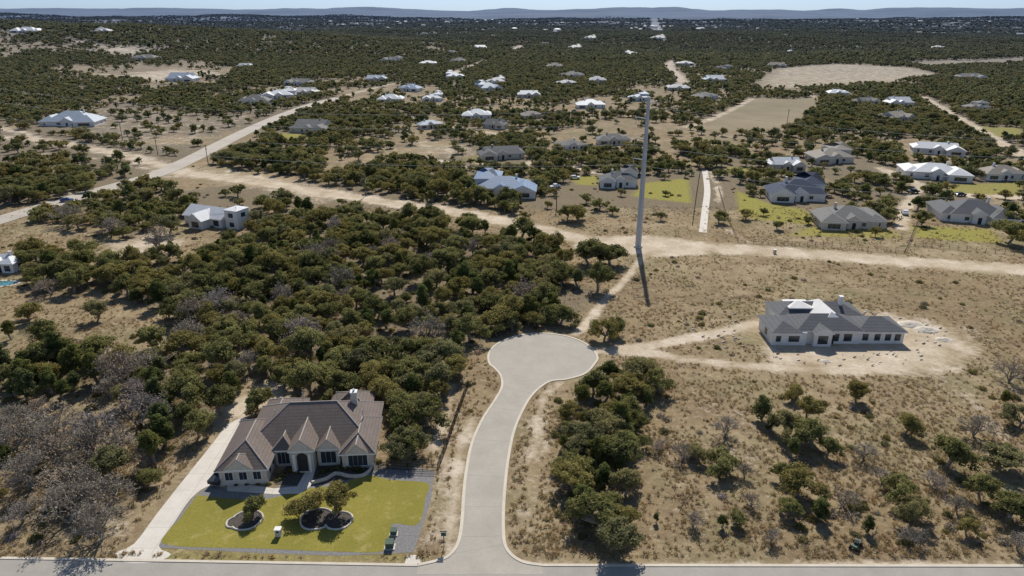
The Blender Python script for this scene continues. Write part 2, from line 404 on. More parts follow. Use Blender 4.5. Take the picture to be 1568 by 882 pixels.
lf=ramp(nt,math_(nt,'ADD',se.outputs[2],math_(nt,'MULTIPLY',math_(nt,'SUBTRACT',n2,.5),1.2)),.35,.75)
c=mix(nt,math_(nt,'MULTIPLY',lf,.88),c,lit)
gr=mix(nt,ramp(nt,n3,.35,.7),(.24,.225,.05),(.35,.30,.09))
c=mix(nt,ramp(nt,math_(nt,'ADD',se.outputs[1],math_(nt,'MULTIPLY',math_(nt,'SUBTRACT',n3,.5),.8)),.3,.9),c,gr)
fi=mix(nt,ramp(nt,noise(nt,.015,4,.6,tc),.35,.65),(.23,.19,.115),(.33,.265,.165))
c=mix(nt,math_(nt,'MULTIPLY',an.outputs['Alpha'],.9),c,fi)
di=mix(nt,ramp(nt,n2,.38,.66),(.46,.365,.25),(.65,.55,.42)); di=mix(nt,math_(nt,'MULTIPLY',ramp(nt,n3,.48,.70),.6),di,(.39,.295,.195))
nn=math_(nt,'ADD',math_(nt,'MULTIPLY',math_(nt,'SUBTRACT',n3,.5),1.2),math_(nt,'MULTIPLY',math_(nt,'SUBTRACT',n2,.5),1.5))
c=mix(nt,ramp(nt,math_(nt,'ADD',se.outputs[0],nn),.36,.78),c,di)
c=paint_haze(nt,c,(.125,.175,.262))
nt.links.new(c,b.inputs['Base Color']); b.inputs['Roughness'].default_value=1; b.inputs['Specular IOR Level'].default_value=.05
bm=N(nt,'ShaderNodeBump'); bm.inputs['Strength'].default_value=.7; bm.inputs['Distance'].default_value=.35
nt.links.new(math_(nt,'ADD',n3,math_(nt,'MULTIPLY',n4,.5)),bm.inputs['Height']); nt.links.new(bm.outputs[0],b.inputs['Normal'])
# ------------------------------------------------------------ flat sheets
def sheet(name,pw,z,k):
    import bmesh
    bmm=bmesh.new(); vs=[bmm.verts.new((x,y,z)) for x,y in pw]
    bmm.faces.new(vs); bmesh.ops.triangulate(bmm,faces=bmm.faces[:])
    bmesh.ops.recalc_face_normals(bmm,faces=bmm.faces[:])
    for f in bmm.faces:
        if f.normal.z<0: f.normal_flip()
    me=bpy.data.meshes.new(name); bmm.to_mesh(me); bmm.free(); me.materials.append(M[k])
    return link(bpy.data.objects.new(name,me))
def ribbon(name,path,o0,o1,z0,z1,k,drape=False):
    p=np.array([q[:2] for q in path]); n=len(p)
    t=np.gradient(p,axis=0)
    t/=np.linalg.norm(t,axis=1)[:,None]+1e-9; nr=np.stack([-t[:,1],t[:,0]],1)
    a=p+nr*o0;bb=p+nr*o1
    ha=Hh(a[:,0],a[:,1]) if drape else np.zeros(n); hb=Hh(bb[:,0],bb[:,1]) if drape else np.zeros(n)
    mb=MB(); v=[]
    for i in range(n):
        v+=[(a[i,0],a[i,1],z0+ha[i]),(a[i,0],a[i,1],z1+ha[i]),(bb[i,0],bb[i,1],z1+hb[i]),(bb[i,0],bb[i,1],z0+hb[i])]
    f=[]
    for i in range(n-1):
        j=i+1
        for k2 in range(3): f.append((4*i+k2,4*j+k2,4*j+k2+1,4*i+k2+1))
    mb.add(v,f,k); return mb.obj(name)
L=[(640,867),(680,857),(698,842),(706,822),(710,790),(712,755),(716,720),(724,680),(740,643),(760,612),(770,592),(768,575),(757,562)]
Rr=[(912,553),(896,571),(868,580),(840,584),(815,603),(798,630),(785,662),(777,700),(772,740),(769,785),(770,828),(779,848),(800,862),(830,867)]
Lw=crom(PW(L),5);Rw=crom(PW(Rr),5)
pl=P(749,545);pr=P(913,545);pt=P(831,511)
cx=(pl[0]+pr[0])/2; rx=(pr[0]-pl[0])/2
cy=pt[1]-rx
a0=math.atan2(Lw[-1][1]-cy,Lw[-1][0]-cx); a1=math.atan2(Rw[0][1]-cy,Rw[0][0]-cx)
if a0<0:a0+=2*math.pi
arc=[(cx+rx*math.cos(a0+(a1-a0)*i/40),cy+rx*math.sin(a0+(a1-a0)*i/40)) for i in range(1,40)]
edge=Lw+arc+Rw
yb=Lw[0][1]
sheet('cul_de_sac_road',edge+[(Rw[-1][0],yb-1.5),(Lw[0][0],yb-1.5)],.036,'asphalt')
ribbon('road_kerb',edge,-.05,.42,0,.11,'kerb')
bl=P(-200,853);bm_=P(640,867.5);br=P(1800,869)
sheet('street_road',[(bl[0],bl[1]),(bm_[0],bm_[1]),P(830,867.5)[:2],(br[0],br[1]),(br[0],br[1]-8.5),(bl[0],bl[1]-8.5)],.028,'asphalt2')
ribbon('road_kerb',[bl,bm_],-.02,.42,0,.11,'kerb'); ribbon('road_kerb',[P(830,867.5),br],-.02,.42,0,.11,'kerb')
RD=crom(PW([(-160,385),(-60,355),(0,337),(80,313),(160,290),(240,267),(290,245),(330,225),(380,200),(430,178),(480,160),(520,150)]),8)
ribbon('distant_road',RD,-5.2,5.2,-.5,.12,'paleroad',drape=True)
ribbon('concrete_path',crom(PW([(1079,260),(1083,290),(1080,320),(1076,356)]),6),-1.3,1.3,-.2,.06,'concrete')
mb=MB()
for i in range(7):
    j=int(8+i*7)
    if j<len(Lw):
        a=Lw[j]; q_=min(Rw,key=lambda r:(r[0]-a[0])**2+(r[1]-a[1])**2)
        mb.tube((a[0],a[1],.022),(q_[0],q_[1],.022),.03,.03,'asphalt2',4)
mb.obj('road_seams')
# ------------------------------------------------------------ near house plot
GR=PW([(318,745),(345,748),(400,752),(440,742),(470,735),(560,716),(640,716),(665,722),(660,765),(645,812),(633,846),(585,848),(520,851),(400,847),(238,838),(265,800),(295,762)])
sheet('gravel_bed',GR,.010,'gravel')
sheet('lawn',crom(PW(LAWN+[LAWN[0]]),4)[:-1],.020,'lawn')
sheet('driveway',crom(PW([(172,847),(205,833),(240,787),(285,730),(325,680),(350,650),(378,640),(378,668),(356,700),(350,742),(318,745),(292,764),(267,800),(243,836),(262,849),(236,861),(190,861),(172,847)]),3)[:-1],.030,'concrete')
sheet('mulch_bed',PW([(420,742),(440,712),(575,700),(590,712),(560,728),(520,738),(470,745)]),.026,'mulch')
sheet('front_path',PW([(348,738),(420,748),(455,745),(468,722),(482,722),(476,744),(460,756),(420,757),(348,752)]),.034,'concrete')
def bed(name,lobes):
    o=empty(name,(lobes[0][0],lobes[0][1],0)); bx,by=lobes[0][:2]
    for i,(x,y,r) in enumerate(lobes):
        mb=MB(); n=26
        ring=[(x-bx+r*(1+.04*math.sin(a*3))*math.cos(a),y-by+r*(1+.04*math.cos(a*2))*math.sin(a)) for a in [2*math.pi*k/n for k in range(n)]]
        mb.add([(a,b_,.05+i*.006) for a,b_ in ring],[tuple(range(n))],'mulch'); mb.obj('mulch_fill',parent=o)
        mb=MB()
        for k in range(n):
            a=ring[k];c=ring[(k+1)%n]
            mx,my=(a[0]+c[0])/2+bx,(a[1]+c[1])/2+by
            if any(math.hypot(mx-X_,my-Y_)<r_-.1 for j,(X_,Y_,r_) in enumerate(lobes) if j!=i): continue
            mb.tube((a[0],a[1],.08),(c[0],c[1],.08),.17,.15,'stone',6)
        mb.obj('stone_edging',parent=o)
p=P(378,797); bed('stone_edged_bed',[(p[0],p[1],2.2),(p[0]-1.6,p[1]-.5,1.2)])
p=P(484,798);q2=P(518,799); bed('stone_edged_bed',[(p[0],p[1]+.4,2.4),(q2[0],q2[1]+.2,2.0)])
# ------------------------------------------------------------ hero house
hx,hy=-34.3,95.3; RZ=math.radians(4)
H1=empty('stone_house',(hx,hy,0),RZ)
w=MB()
w.box(-10,11,0,13,0,3.2,'stone'); w.box(-12.6,-5.2,-5,7,0,3.1,'stone'); w.box(6.2,11.3,-2,3,0,3.15,'stone')
w.box(-1.9,1.7,-2.4,.5,0,4.3,'stone'); w.box(2.0,5.6,-.9,1,0,3.3,'stone'); w.box(-4.9,-2.2,-.6,.8,0,3.25,'stone'); w.box(2,9,12.8,17,0,3.0,'stone')
w.obj('walls',parent=H1)
r=MB()
kw=dict(ridge='rridge')
r.roof(-10,11,0,13,3.2,.68,'rbrown','x',True,True,**kw)
r.roof(-12.6,-5.2,-5,8.5,3.1,.68,'rbrown','y',True,True,**kw)
r.roof(-11.2,-7.4,-5.35,-2,3.32,.85,'rbrown','y',False,True,o=.3,**kw)
r.roof(6.2,11.3,-2,8,3.16,.7,'rbrown','y',True,True,**kw)
r.roof(7.2,10.3,-2.45,1.5,3.36,.95,'rbrown','y',False,True,o=.25,**kw)
r.roof(-1.9,1.7,-2.4,6,4.3,.95,'rbrown','y',False,True,o=.35,**kw)
r.roof(2.2,5.4,-.95,5,3.5,.95,'rbrown','y',False,True,o=.3,**kw)
r.roof(-5,-2.1,-.7,5,3.4,.95,'rbrown','y',True,True,o=.3,**kw)
r.roof(2,9,11,17.4,3.0,.6,'rbrown','y',True,True,**kw)
r.roof(-9.5,-3,6,15.5,3.05,.66,'rbrown','y',True,True,**kw)
r.obj('roof',parent=H1)
d=MB()
d.box(-1.0,.8,-2.52,-2.36,0,.25,'stone')
d.box(-.95,.75,-2.47,-2.36,.02,3.0,'darktrim')
n=10; d.add([(-.1,-2.46,3.0)]+[(-.1+.85*math.cos(math.pi*i/n),-2.46,3.0+.75*math.sin(math.pi*i/n)) for i in range(n+1)],[(0,i+1,i+2) for i in range(n)],'darktrim')
for sx in(-1.35,1.15): d.box(sx-.2,sx+.2,-2.62,-2.3,0,3.6,'trim')
d.obj('entry_door',parent=H1)
g=MB()
for x in(-3.6,): g.win(x,-.6,.5,2.1,2.4,bars=2)
g.win(3.8,-.9,.5,2.7,2.4,bars=2); g.win(8.75,-2.0,.5,3.3,2.3,bars=3)
for x in(-11.1,-8.9,-6.7): g.win(x,-5,.9,1.4,1.6,bars=1)
g.win(8.75,-2.47,3.75,.8,.6,bars=0)
g.win(11.3,.8,.9,1.2,1.5,'+x',bars=1)
for y in(4,7.5,11): g.win(11,y,.9,1.6,1.5,'+x',bars=1)
for y in(-3.3,-1.3): g.win(-5.2,y,.9,1.1,1.5,'+x',bars=0)
g.obj('windows',parent=H1)
g=MB()
for y in(-2.6,1.0,4.4):
    g.box(-12.72,-12.62,y-1.35,y+1.35,.02,2.4,'rridge')
    for z in(.6,1.2,1.8): g.box(-12.74,-12.722,y-1.3,y+1.3,z,z+.04,'darktrim')
g.obj('garage_doors',parent=H1)
g=MB(); g.box(6.6,7.6,8.2,9.2,5,8.3,'stone'); g.box(6.5,7.7,8.1,9.3,8.3,8.5,'trim'); g.tube((7.1,8.7,8.5),(7.1,8.7,8.9),.2,.2,'steel'); g.obj('chimney',parent=H1)
g=MB()
for x,y in((-6,6),(-2,9.5),(4,9.2),(9,5)): g.tube((x,y,4),(x,y,8.2 if abs(x)<5 else 7),.07,.07,'steel')
g.obj('roof_vents',parent=H1)
ribbon('retaining_wall',crom(PW([(478,742),(500,736),(515,728),(535,732),(555,731),(568,722),(572,712)]),5),0,.3,0,.55,'stone')
# ------------------------------------------------------------ white house on the right
H2=empty('white_house',(74.2,139.3,0),math.radians(-1))
w=MB()
w.box(-15.2,-7.5,-.3,9,0,3.2,'white'); w.box(-8,5,.6,15,0,3.4,'white'); w.box(4.5,15.0,.9,9,0,3.1,'white'); w.box(-11,8,8,17,0,3.3,'white'); w.box(-6,-2,-.8,1,0,3.3,'white')
w.obj('walls',parent=H2)
r=MB()
r.roof(-15.2,-9,-.3,9,3.2,.42,'rdark','y',True,True,gm='white',o=.5)
r.roof(-9.3,5,.6,9,3.4,.5,'rdark','x',True,True,gm='white',o=.5)
r.roof(4.5,15.0,.9,9,3.1,.45,'rdark','x',True,True,gm='white',o=.5)
r.roof(-11,9,8.5,17,3.3,.45,'rdark','x',True,True,gm='white',o=.5)
r.roof(-3.2,2.4,2.2,15.5,3.9,.72,'rmembrane','y',True,True,gm='white',o=.3)
r.roof(-6,-2,-.8,5,3.36,.5,'rdark','y',False,True,gm='white',o=.35)
r.roof(-8.0,-2.5,10.2,15.2,4.75,.32,'rmembrane','x',True,True,gm='white',o=.2)
r.obj('roof',parent=H2)
g=MB()
for x,ww in((-13.8,1.1),(-10.3,2.4)): g.win(x,-.3,.9,ww,1.4,fr='darktrim',bars=1)
g.win(-4,-.8,.6,2.2,2,fr='darktrim',bars=2)
for x,ww in((-.5,1.4),(2.2,1.8)): g.win(x,.6,.7,ww,1.8,fr='darktrim',bars=1)
for x in(6.3,9,11.4,13.6): g.win(x,.9,.8,1.3,1.6,fr='darktrim',bars=1)
g.win(15.0,5,.8,1.5,1.5,'+x',fr='darktrim'); g.win(-15.2,4,.8,1.5,1.5,'-x',fr='darktrim')
g.box(-1.9,-.9,.48,.597,.02,2.4,'darktrim')
g.obj('windows',parent=H2)
g=MB(); g.box(4.2,5.0,11.5,12.3,4,7.0,'white'); g.box(4.1,5.1,11.4,12.4,7.0,7.2,'trim'); g.obj('chimney',parent=H2)
mb=MB()
for i in range(110):
    a=random.random()*6.28; rr=18+random.random()*9
    x=74+rr*math.cos(a)*1.15;y=146+rr*math.sin(a)*.62
    s=.1+random.random()*.35
    k=random.choice(['wood','trim','gravel','rridge','kerb'])
    mb.tube((x-s,y-s*.3,.1),(x+s,y+s*.4,.12+random.random()*.2),.06+s*.25,.04+s*.2,k,5)
mb.obj('construction_debris')
for (u,v,s) in((1395,497,2.2),(1418,505,2.0),(1445,520,1.3),(1265,553,.8)):
    p=P(u,v); mb=MB(); n=14;rings=5; vs=[];fs=[]
    for j in range(rings):
        for i in range(n):
            rr=s*(1-j/rings)**.8*(1+.2*random.random()); vs.append((rr*1.4*math.cos(2*math.pi*i/n),rr*math.sin(2*math.pi*i/n),s*.45*j/rings+random.random()*.08))
    for j in range(rings-1):
        for i in range(n): fs.append((j*n+i,j*n+(i+1)%n,(j+1)*n+(i+1)%n,(j+1)*n+i))
    fs.append(tuple((rings-1)*n+i for i in range(n))); mb.add(vs,fs,'kerb'); mb.obj('dirt_pile',loc=(p[0],p[1],-.02))
# ------------------------------------------------------------ other houses
HEX=[(-34,97,16),(74,146,24)]
def house(u,v,wpx,roof='rgrey',wall='stone',rot=0,name='house',wm=None):
    p=P(u,v); W=wm or wpx*mpp(u,v)*1.0; rr=random.Random(int(u*7+v)); Dp=W*(.45+.2*rr.random())
    mb=MB(); hgt=3.0+.3*rr.random(); o=.5; plan=rr.randint(0,2)
    if roof=='rwhite' and v<150 and rr.random()<.5: roof='rpale'
    pt=.38+.2*rr.random()
    mb.box(-W*.38,W*.38,0,Dp,0,hgt,wall); mb.roof(-W*.38,W*.38,0,Dp,hgt,pt,roof,'x',plan!=1,plan!=1,gm=wall)
    s=rr.choice((-1,1))
    xa_,xb_=sorted((s*W*.5,s*W*.14)); mb.box(xa_,xb_,-W*.14,Dp*.7,0,hgt-.06,wall); mb.roof(xa_,xb_,-W*.14,Dp*.8,hgt-.06,pt,roof,'y',plan==0,True,gm=wall)
    if plan!=2:
        xa_,xb_=sorted((-s*W*.5,-s*W*.22)); mb.box(xa_,xb_,W*.03,Dp*1.15,0,hgt-.1,wall); mb.roof(xa_,xb_,W*.03,Dp*1.15,hgt-.1,pt,roof,'y',True,True,gm=wall)
        mb.win(-s*W*.36,W*.03,.8,W*.12,1.5,fr='trim',bars=2)
    else:
        xa_,xb_=sorted((-s*W*.42,-s*W*.05)); mb.box(xa_,xb_,Dp*.4,Dp*1.35,0,5.8,wall); mb.roof(xa_,xb_,Dp*.4,Dp*1.35,5.8,pt*.9,roof,'x',True,True,gm=wall)
    mb.box(-W*.1,W*.08,-W*.05,.5,0,hgt+.5,wall); mb.roof(-W*.1,W*.08,-W*.05,Dp*.4,hgt+.5,.6,roof,'y',False,True,gm=wall,o=.3)
    mb.box(-.6,.6,-W*.05-.06,-W*.05+.01,0,2.3,'darktrim')
    mb.win(-s*W*.16,0,.8,W*.07,1.5,fr='trim'); mb.win(s*W*.32,-W*.14,.5,W*.2,1.9,fr='trim',bars=2)
    for y in(.3,.65):
        if s>0: mb.win(W*.5,Dp*y,.8,1.6,1.4,'+x')
        else: mb.win(-W*.5,Dp*y,.8,1.6,1.4,'-x')
    mb.box(W*.2*s-.4,W*.2*s+.4,Dp*.5,Dp*.5+.8,hgt,hgt+Dp*.5*pt+1.0,wall)
    HEX.append((p[0],p[1]+Dp*.3,W*.50+2))
    return mb.obj(name,loc=(p[0],p[1],p[2]-.05 if p[2] else 0),rz=math.radians(rot))
HL=[(105,193,85,'rpaleblue','white',8),(472,204,62,'rgrey','stone',-10),(388,160,46,'rgrey','white',5),(428,151,52,'rwhite','white',10),(466,146,38,'rwhite','stone',0),
(768,300,104,'rblue','white',-4),(770,244,68,'rdark','stone',10),(660,197,36,'rpaleblue','stone',20),(597,157,38,'rwhite','white',0),(625,140,34,'rblue','white',-15),(664,156,32,'rwhite','white',5),
(730,183,44,'rwhite','white',0),(755,197,36,'rdark','stone',-20),(815,182,34,'rbeige','stone',30),(810,150,34,'rwhite','stone',0),(695,121,30,'rwhite','white',0),(655,100,26,'rwhite','white',0),
(878,230,40,'rgrey','white',25),(940,222,50,'rgrey','stone',0),(950,287,62,'rdark','white',-5),(905,166,44,'rwhite','white',0),(980,155,34,'rpaleblue','white',0),(915,127,28,'rwhite','white',0),(968,85,22,'rwhite','white',0),
(1226,308,92,'rnavy','white',-8),(1305,350,98,'rgrey','stone',-8),(1497,342,102,'rdark','white',-12),(1434,275,88,'rwhite','white',-15),(1436,237,68,'rwhite','white',-20),(1538,276,60,'rbeige','white',-10),(1280,250,70,'rbeige','stone',0),
(1205,262,50,'rwhite','stone',0),(1380,186,44,'rbeige','stone',30),(1040,139,34,'rwhite','stone',0),(1096,126,34,'rpaleblue','stone',0),(1380,163,40,'rwhite','white',0),(1284,147,34,'rwhite','white',0),(1490,122,36,'rgrey','white',0),
(1500,170,40,'rgrey','stone',0),(275,125,46,'rpaleblue','white',0),(220,92,40,'rgrey','stone',0),(375,104,24,'rpale','white',0),(38,50,40,'rwhite','white',0),(155,50,28,'rpale','white',0),(575,125,34,'rpaleblue','stone',0),(880,76,26,'rpale','white',0),(1050,100,24,'rwhite','white',0),(1330,160,34,'rgrey','stone',25),
(850,105,26,'rbeige','stone',0),(735,75,20,'rwhite','white',0),(1010,60,24,'rpale','white',0),(905,60,20,'rpale','white',0),(1440,75,22,'rpale','white',0)]
for h in HL: house(*h)
rr=random.Random(5)
for i in range(22):
    u=rr.uniform(450,1250); v=50+ (rr.random()**1.2)*110
    p=P(u,v)
    if p[1]<560 or any(math.hypot(p[0]-a,p[1]-b_)<c+26 for a,b_,c in HEX): continue
    house(u,v,0,rr.choice(['rpale','rgrey','rbeige','rpaleblue','rdark','rgrey']),rr.choice(['white','stone']),rr.uniform(-50,50),wm=18+8*rr.random())
p=P(320,347); F1=empty('white_metal_roof_house',(p[0],p[1],0),math.radians(-22))
w=MB(); w.box(-11,6,0,9,0,3.2,'white'); w.box(7,12.5,1,7,0,6.6,'white'); w.box(-5,1,-4,1,0,3.1,'white'); w.box(5.5,7.5,2,6,0,3,'white'); w.obj('walls',parent=F1)
w=MB(); w.roof(-11,6,0,9,3.2,.6,'rwhite','x',False,False,gm='white'); w.roof(-5,1,-4,5,3.1,.75,'rwhite','y',False,False,gm='white'); w.roof(7,12.5,1,7,6.6,.15,'rwhite','x',True,True,gm='white',o=.25); w.obj('roof',parent=F1)
w=MB()
for x in(-9,-7): w.win(x,0,.8,1.2,1.6,fr='darktrim')
w.win(-2,-4,.6,3,2,fr='darktrim',bars=2); w.win(3.5,0,.6,2.4,2,fr='darktrim',bars=2); w.win(9.7,1,.7,2,1.6,fr='darktrim'); w.win(9.7,1,4,2,1.5,fr='darktrim'); w.win(12.5,4,4,2,1.5,'+x',fr='darktrim')
w.obj('windows',parent=F1); HEX.append((p[0],p[1]+3,15))
house(2,416,50,'rwhite','white',0)
p=P(0,434); mb=MB(); n=20
mb.add([(3.2*math.cos(2*math.pi*i/n)*(1.5),2.0*math.sin(2*math.pi*i/n),.06) for i in range(n)],[tuple(range(n))],'water')
mb.add([(3.2*math.cos(2*math.pi*i/n)*1.75,2.7*math.sin(2*math.pi*i/n),.04) for i in range(n)],[tuple(range(n))],'concrete'); mb.obj('swimming_pool',loc=(p[0],p[1],0))
# ------------------------------------------------------------ transmission pole
tp=P(977,378); o=empty('transmission_pole',(tp[0],tp[1],0))
mb=MB(); mb.tube((0,0,.3),(0,0,47),.98,.48,'steel',14); mb.tube((0,0,0),(0,0,.5),1.4,1.4,'concrete',16); mb.tube((0,0,16),(0,0,16.3),.88,.88,'steel',14); mb.tube((0,0,31),(0,0,31.3),.72,.72,'steel',14); mb.obj('shaft',parent=o)
mb=MB(); ins=[]
for z,l in((45.6,2.6),(41,-3.4),(34.8,-3.4),(28.6,-3.4)):
    mb.tube((0,0,z-.5),(l,l*.1,z+.2),.22,.12,'steel',8); mb.tube((l,l*.1,z+.2),(l,l*.1,z-1.8),.11,.11,'steel',6); ins.append((l,l*.1,z-1.8))
mb.obj('cross_arms',parent=o)
mb=MB()
for (x,y,z) in ins:
    for (ex,ey) in((-290,95),(240,-42)):
        pts=[]
        for k in range(25):
            t=k/24; pts.append((x+ex*t,y+ey*t,z-4*7*t*(1-t)))
        for a,b_ in zip(pts,pts[1:]): mb.tube(a,b_,.035,.035,'wire',4,False)
mb.obj('power_lines',parent=o)
for (ex,ey) in((240,-42),):
    o2=empty('transmission_pole',(tp[0]+ex,tp[1]+ey,0))
    for c in list(o.children):
        if c.name.startswith(('shaft','cross_arms')):
            cc=c.copy(); link(cc); cc.parent=o2
for (u,v,hh) in((319,252,10),(242,238,10),(188,215,10),(852,322,9),(560,300,8),(135,262,9),(1205,190,10)):
    p=P(u,v); mb=MB(); mb.tube((0,0,0),(0,0,hh),.2,.14,'wood',8); mb.box(-1.1,1.1,-.07,.07,hh-.8,hh-.62,'wood')
    for x in(-.95,0,.95): mb.tube((x,0,hh-.62),(x,0,hh-.35),.05,.04,'trim',6)
    mb.tube((.28,0,hh-2.6),(.28,0,hh-1.7),.2,.2,'steel',8); mb.obj('utility_pole',loc=(p[0],p[1],p[2]))
# ------------------------------------------------------------ fences
def fence(pts,h,name='iron_fence',k='darktrim',step=.2):
    mb=MB()
    for a,b_ in zip(pts,pts[1:]):
        a=Vector((a[0],a[1],0));b_=Vector((b_[0],b_[1],0));L_=(b_-a).length;n=int(L_/step)
        for i in range(n+1):
            p=a.lerp(b_,i/n); r_=.06 if i%12==0 else .02
            if step>1: r_=.08
            mb.tube((p.x,p.y,0),(p.x,p.y,h+(.1 if i%12==0 else 0)),r_,r_,k,4,False)
        for z in(.2,h*.55,h-.06): mb.tube((a.x,a.y,z),(b_.x,b_.y,z),.045,.045,k,4)
    mb.obj(name)
fence(PW([(717,592),(700,638),(684,685),(670,722)]),1.7)
fence(PW([(670,722),(625,720),(578,718)]),1.4)
fence(PW([(30,508),(80,520),(130,528)]),1.2,'wire_fence')
fence(PW([(1060,345),(1066,300),(1072,262)]),1.2,'wire_fence')
fence(PW([(1130,372),(1112,330),(1100,290)]),1.5,'ranch_fence','cedarwood',2.4)
fence(PW([(1130,372),(1260,378),(1385,388)]),1.5,'ranch_fence','cedarwood',2.4)
fence(PW([(1385,388),(1400,352),(1410,330)]),1.5,'ranch_fence','cedarwood',2.4)
fence(PW([(1400,376),(1480,384),(1568,392)]),1.5,'ranch_fence','cedarwood',2.4)
# ------------------------------------------------------------ vehicles & street furniture
def car(name,u,v,rot,paint,pick=False):
    p=P(u,v); o=empty(name,(p[0],p[1],p[2]+.03),math.radians(rot))
    if pick: pr=[(-2.8,.55),(-2.8,1.15),(-.9,1.2),(-.75,1.85),(.75,1.88),(1.3,1.25),(2.7,1.1),(2.8,.6)]
    else: pr=[(-2.3,.5),(-2.35,1.0),(-2.0,1.15),(-1.5,1.62),(.4,1.66),(1.1,1.12),(2.2,.95),(2.35,.5)]
    mb=MB(); n=len(pr); v_=[]
    for s in(-1,1):
        for x,z in pr: v_.append((x,s*(.95 if z<1.3 else .72),z))
    f=[tuple(range(n-1,-1,-1)),tuple(range(n,2*n))]+[(i,(i+1)%n,n+(i+1)%n,n+i) for i in range(n)]
    mb.add(v_,f,paint); mb.obj('body',parent=o)
    mb=MB()
    x0,x1=(-.7,.7) if pick else (-1.4,.35)
    for s in(-1,1): mb.add([(x0,s*.87,1.25),(x1+.25,s*.87,1.25),(x1,s*.765,1.6),(x0+.1,s*.765,1.6)],[(0,1,2,3)],'glass')
    a,b_=pr[4],pr[5]
    mb.add([(b_[0]+.0,-.78,b_[1]+.06),(b_[0]+.0,.78,b_[1]+.06),(a[0]+.08,.66,a[1]-.03),(a[0]+.08,-.66,a[1]-.03)],[(0,1,2,3)],'glass'); mb.obj('windows',parent=o)
    mb=MB()
    for x in(-1.5,1.5):
        for s in(-1,1): mb.tube((x,s*.75,.38),(x,s*1.0,.38),.38,.38,'tyre',16); mb.tube((x,s*1.0,.38),(x,s*1.01,.38),.2,.2,'steel',10)
    mb.obj('wheels',parent=o)
car('parked_pickup_truck',342,730,80,'cardark',True); car('parked_car',103,309,25,'carblue')
car('parked_car',1385,328,70,'carwhite'); car('parked_pickup_truck',1398,296,20,'cardark',True); car('parked_car',880,274,0,'carwhite'); car('parked_car',1470,300,10,'cardark'); car('parked_pickup_truck',850,288,30,'carwhite',True)
p=P(1310,838); mb=MB()
mb.box(-.9,.9,-.35,.35,.35,.7,'green'); mb.box(-.3,.35,-.25,.25,.7,1.0,'tyre')
for x in(-.75,.75):
    for s in(-1,1): mb.tube((x,s*.3,.3),(x,s*.6,.3),.3,.3,'tyre',12)
mb.tube((.55,-.4,1.05),(.55,.4,1.05),.04,.04,'steel',6); mb.tube((.6,0,.6),(.55,0,1.05),.05,.05,'steel',6); mb.obj('quad_bike',loc=(p[0],p[1],0),rz=.8)
p=P(680,838); mb=MB(); mb.tube((0,0,0),(0,0,2.5),.06,.06,'darktrim',8); mb.box(-.35,.35,-.02,.02,2.0,2.65,'green'); mb.box(-.38,.38,-.012,.012,1.97,2.68,'trim'); mb.box(-.5,.5,-.01,.01,2.72,2.92,'green'); mb.obj('street_sign',loc=(p[0],p[1],0))
for u,v,s in((597,838,1),(603,818,.8)):
    p=P(u,v); mb=MB(); mb.box(-.75*s,.75*s,-.6*s,.6*s,.03,.14,'concrete'); mb.box(-.55*s,.55*s,-.45*s,.45*s,.14,1.0*s,'green'); mb.add([(-.58*s,-.5*s,.98*s),(.58*s,-.5*s,.98*s),(.58*s,.5*s,1.15*s),(-.58*s,.5*s,1.15*s),(-.58*s,-.5*s,1.03*s),(.58*s,-.5*s,1.03*s),(.58*s,.5*s,1.2*s),(-.58*s,.5*s,1.2*s)],[(0,3,2,1),(4,5,6,7),(0,1,5,4),(1,2,6,5),(2,3,7,6),(3,0,4,7)],'green'); mb.obj('transformer_box',loc=(p[0],p[1],0))
for u,v in((427,820),(786,497),(1186,388)):
    p=P(u,v); mb=MB(); mb.box(-.4,.4,-.35,.35,.0,1.2,'stone'); mb.box(-.48,.48,-.42,.42,1.2,1.32,'trim'); mb.box(-.18,.18,-.40,-.352,.8,1.05,'darktrim'); mb.obj('stone_mailbox',loc=(p[0],p[1],0))
sheet('concrete_pad',PW([(618,867),(624,850),(640,850),(646,867)]),.040,'concrete')
# ------------------------------------------------------------ vegetation prototypes
def leafquads(C,size,out,rg,bias=.7):
    n=len(C); nr=rg.normal(size=(n,3))*1.0+out*bias*1.6; nr/=np.linalg.norm(nr,axis=1)[:,None]+1e-9
    a=np.cross(nr,rg.normal(size=(n,3))); a/=np.linalg.norm(a,axis=1)[:,None]+1e-9; b_=np.cross(nr,a)
    s=(size*rg.uniform(.6,1.3,n))[:,None]
    return np.stack([C-a*s,C-b_*s*.6,C+a*s,C+b_*s*.6],1)
def finish_tree(name,mb,quads,tint,mat):
    nb=len(mb.v); fb=len(mb.f); nq=len(quads)
    V=np.concatenate([np.array(mb.v).reshape(-1,3),quads.reshape(-1,3)])
    faces=mb.f+[(nb+4*i,nb+4*i+1,nb+4*i+2,nb+4*i+3) for i in range(nq)]
    me=bpy.data.meshes.new(name); me.from_pydata(V.tolist(),[],faces)
    me.materials.append(M['bark']); me.materials.append(M[mat])
    me.polygons.foreach_set('material_index',[0]*fb+[1]*nq)
    a=me.attributes.new('tint','FLOAT','FACE'); a.data.foreach_set('value',np.concatenate([np.zeros(fb),tint]))
    me.update(); return me
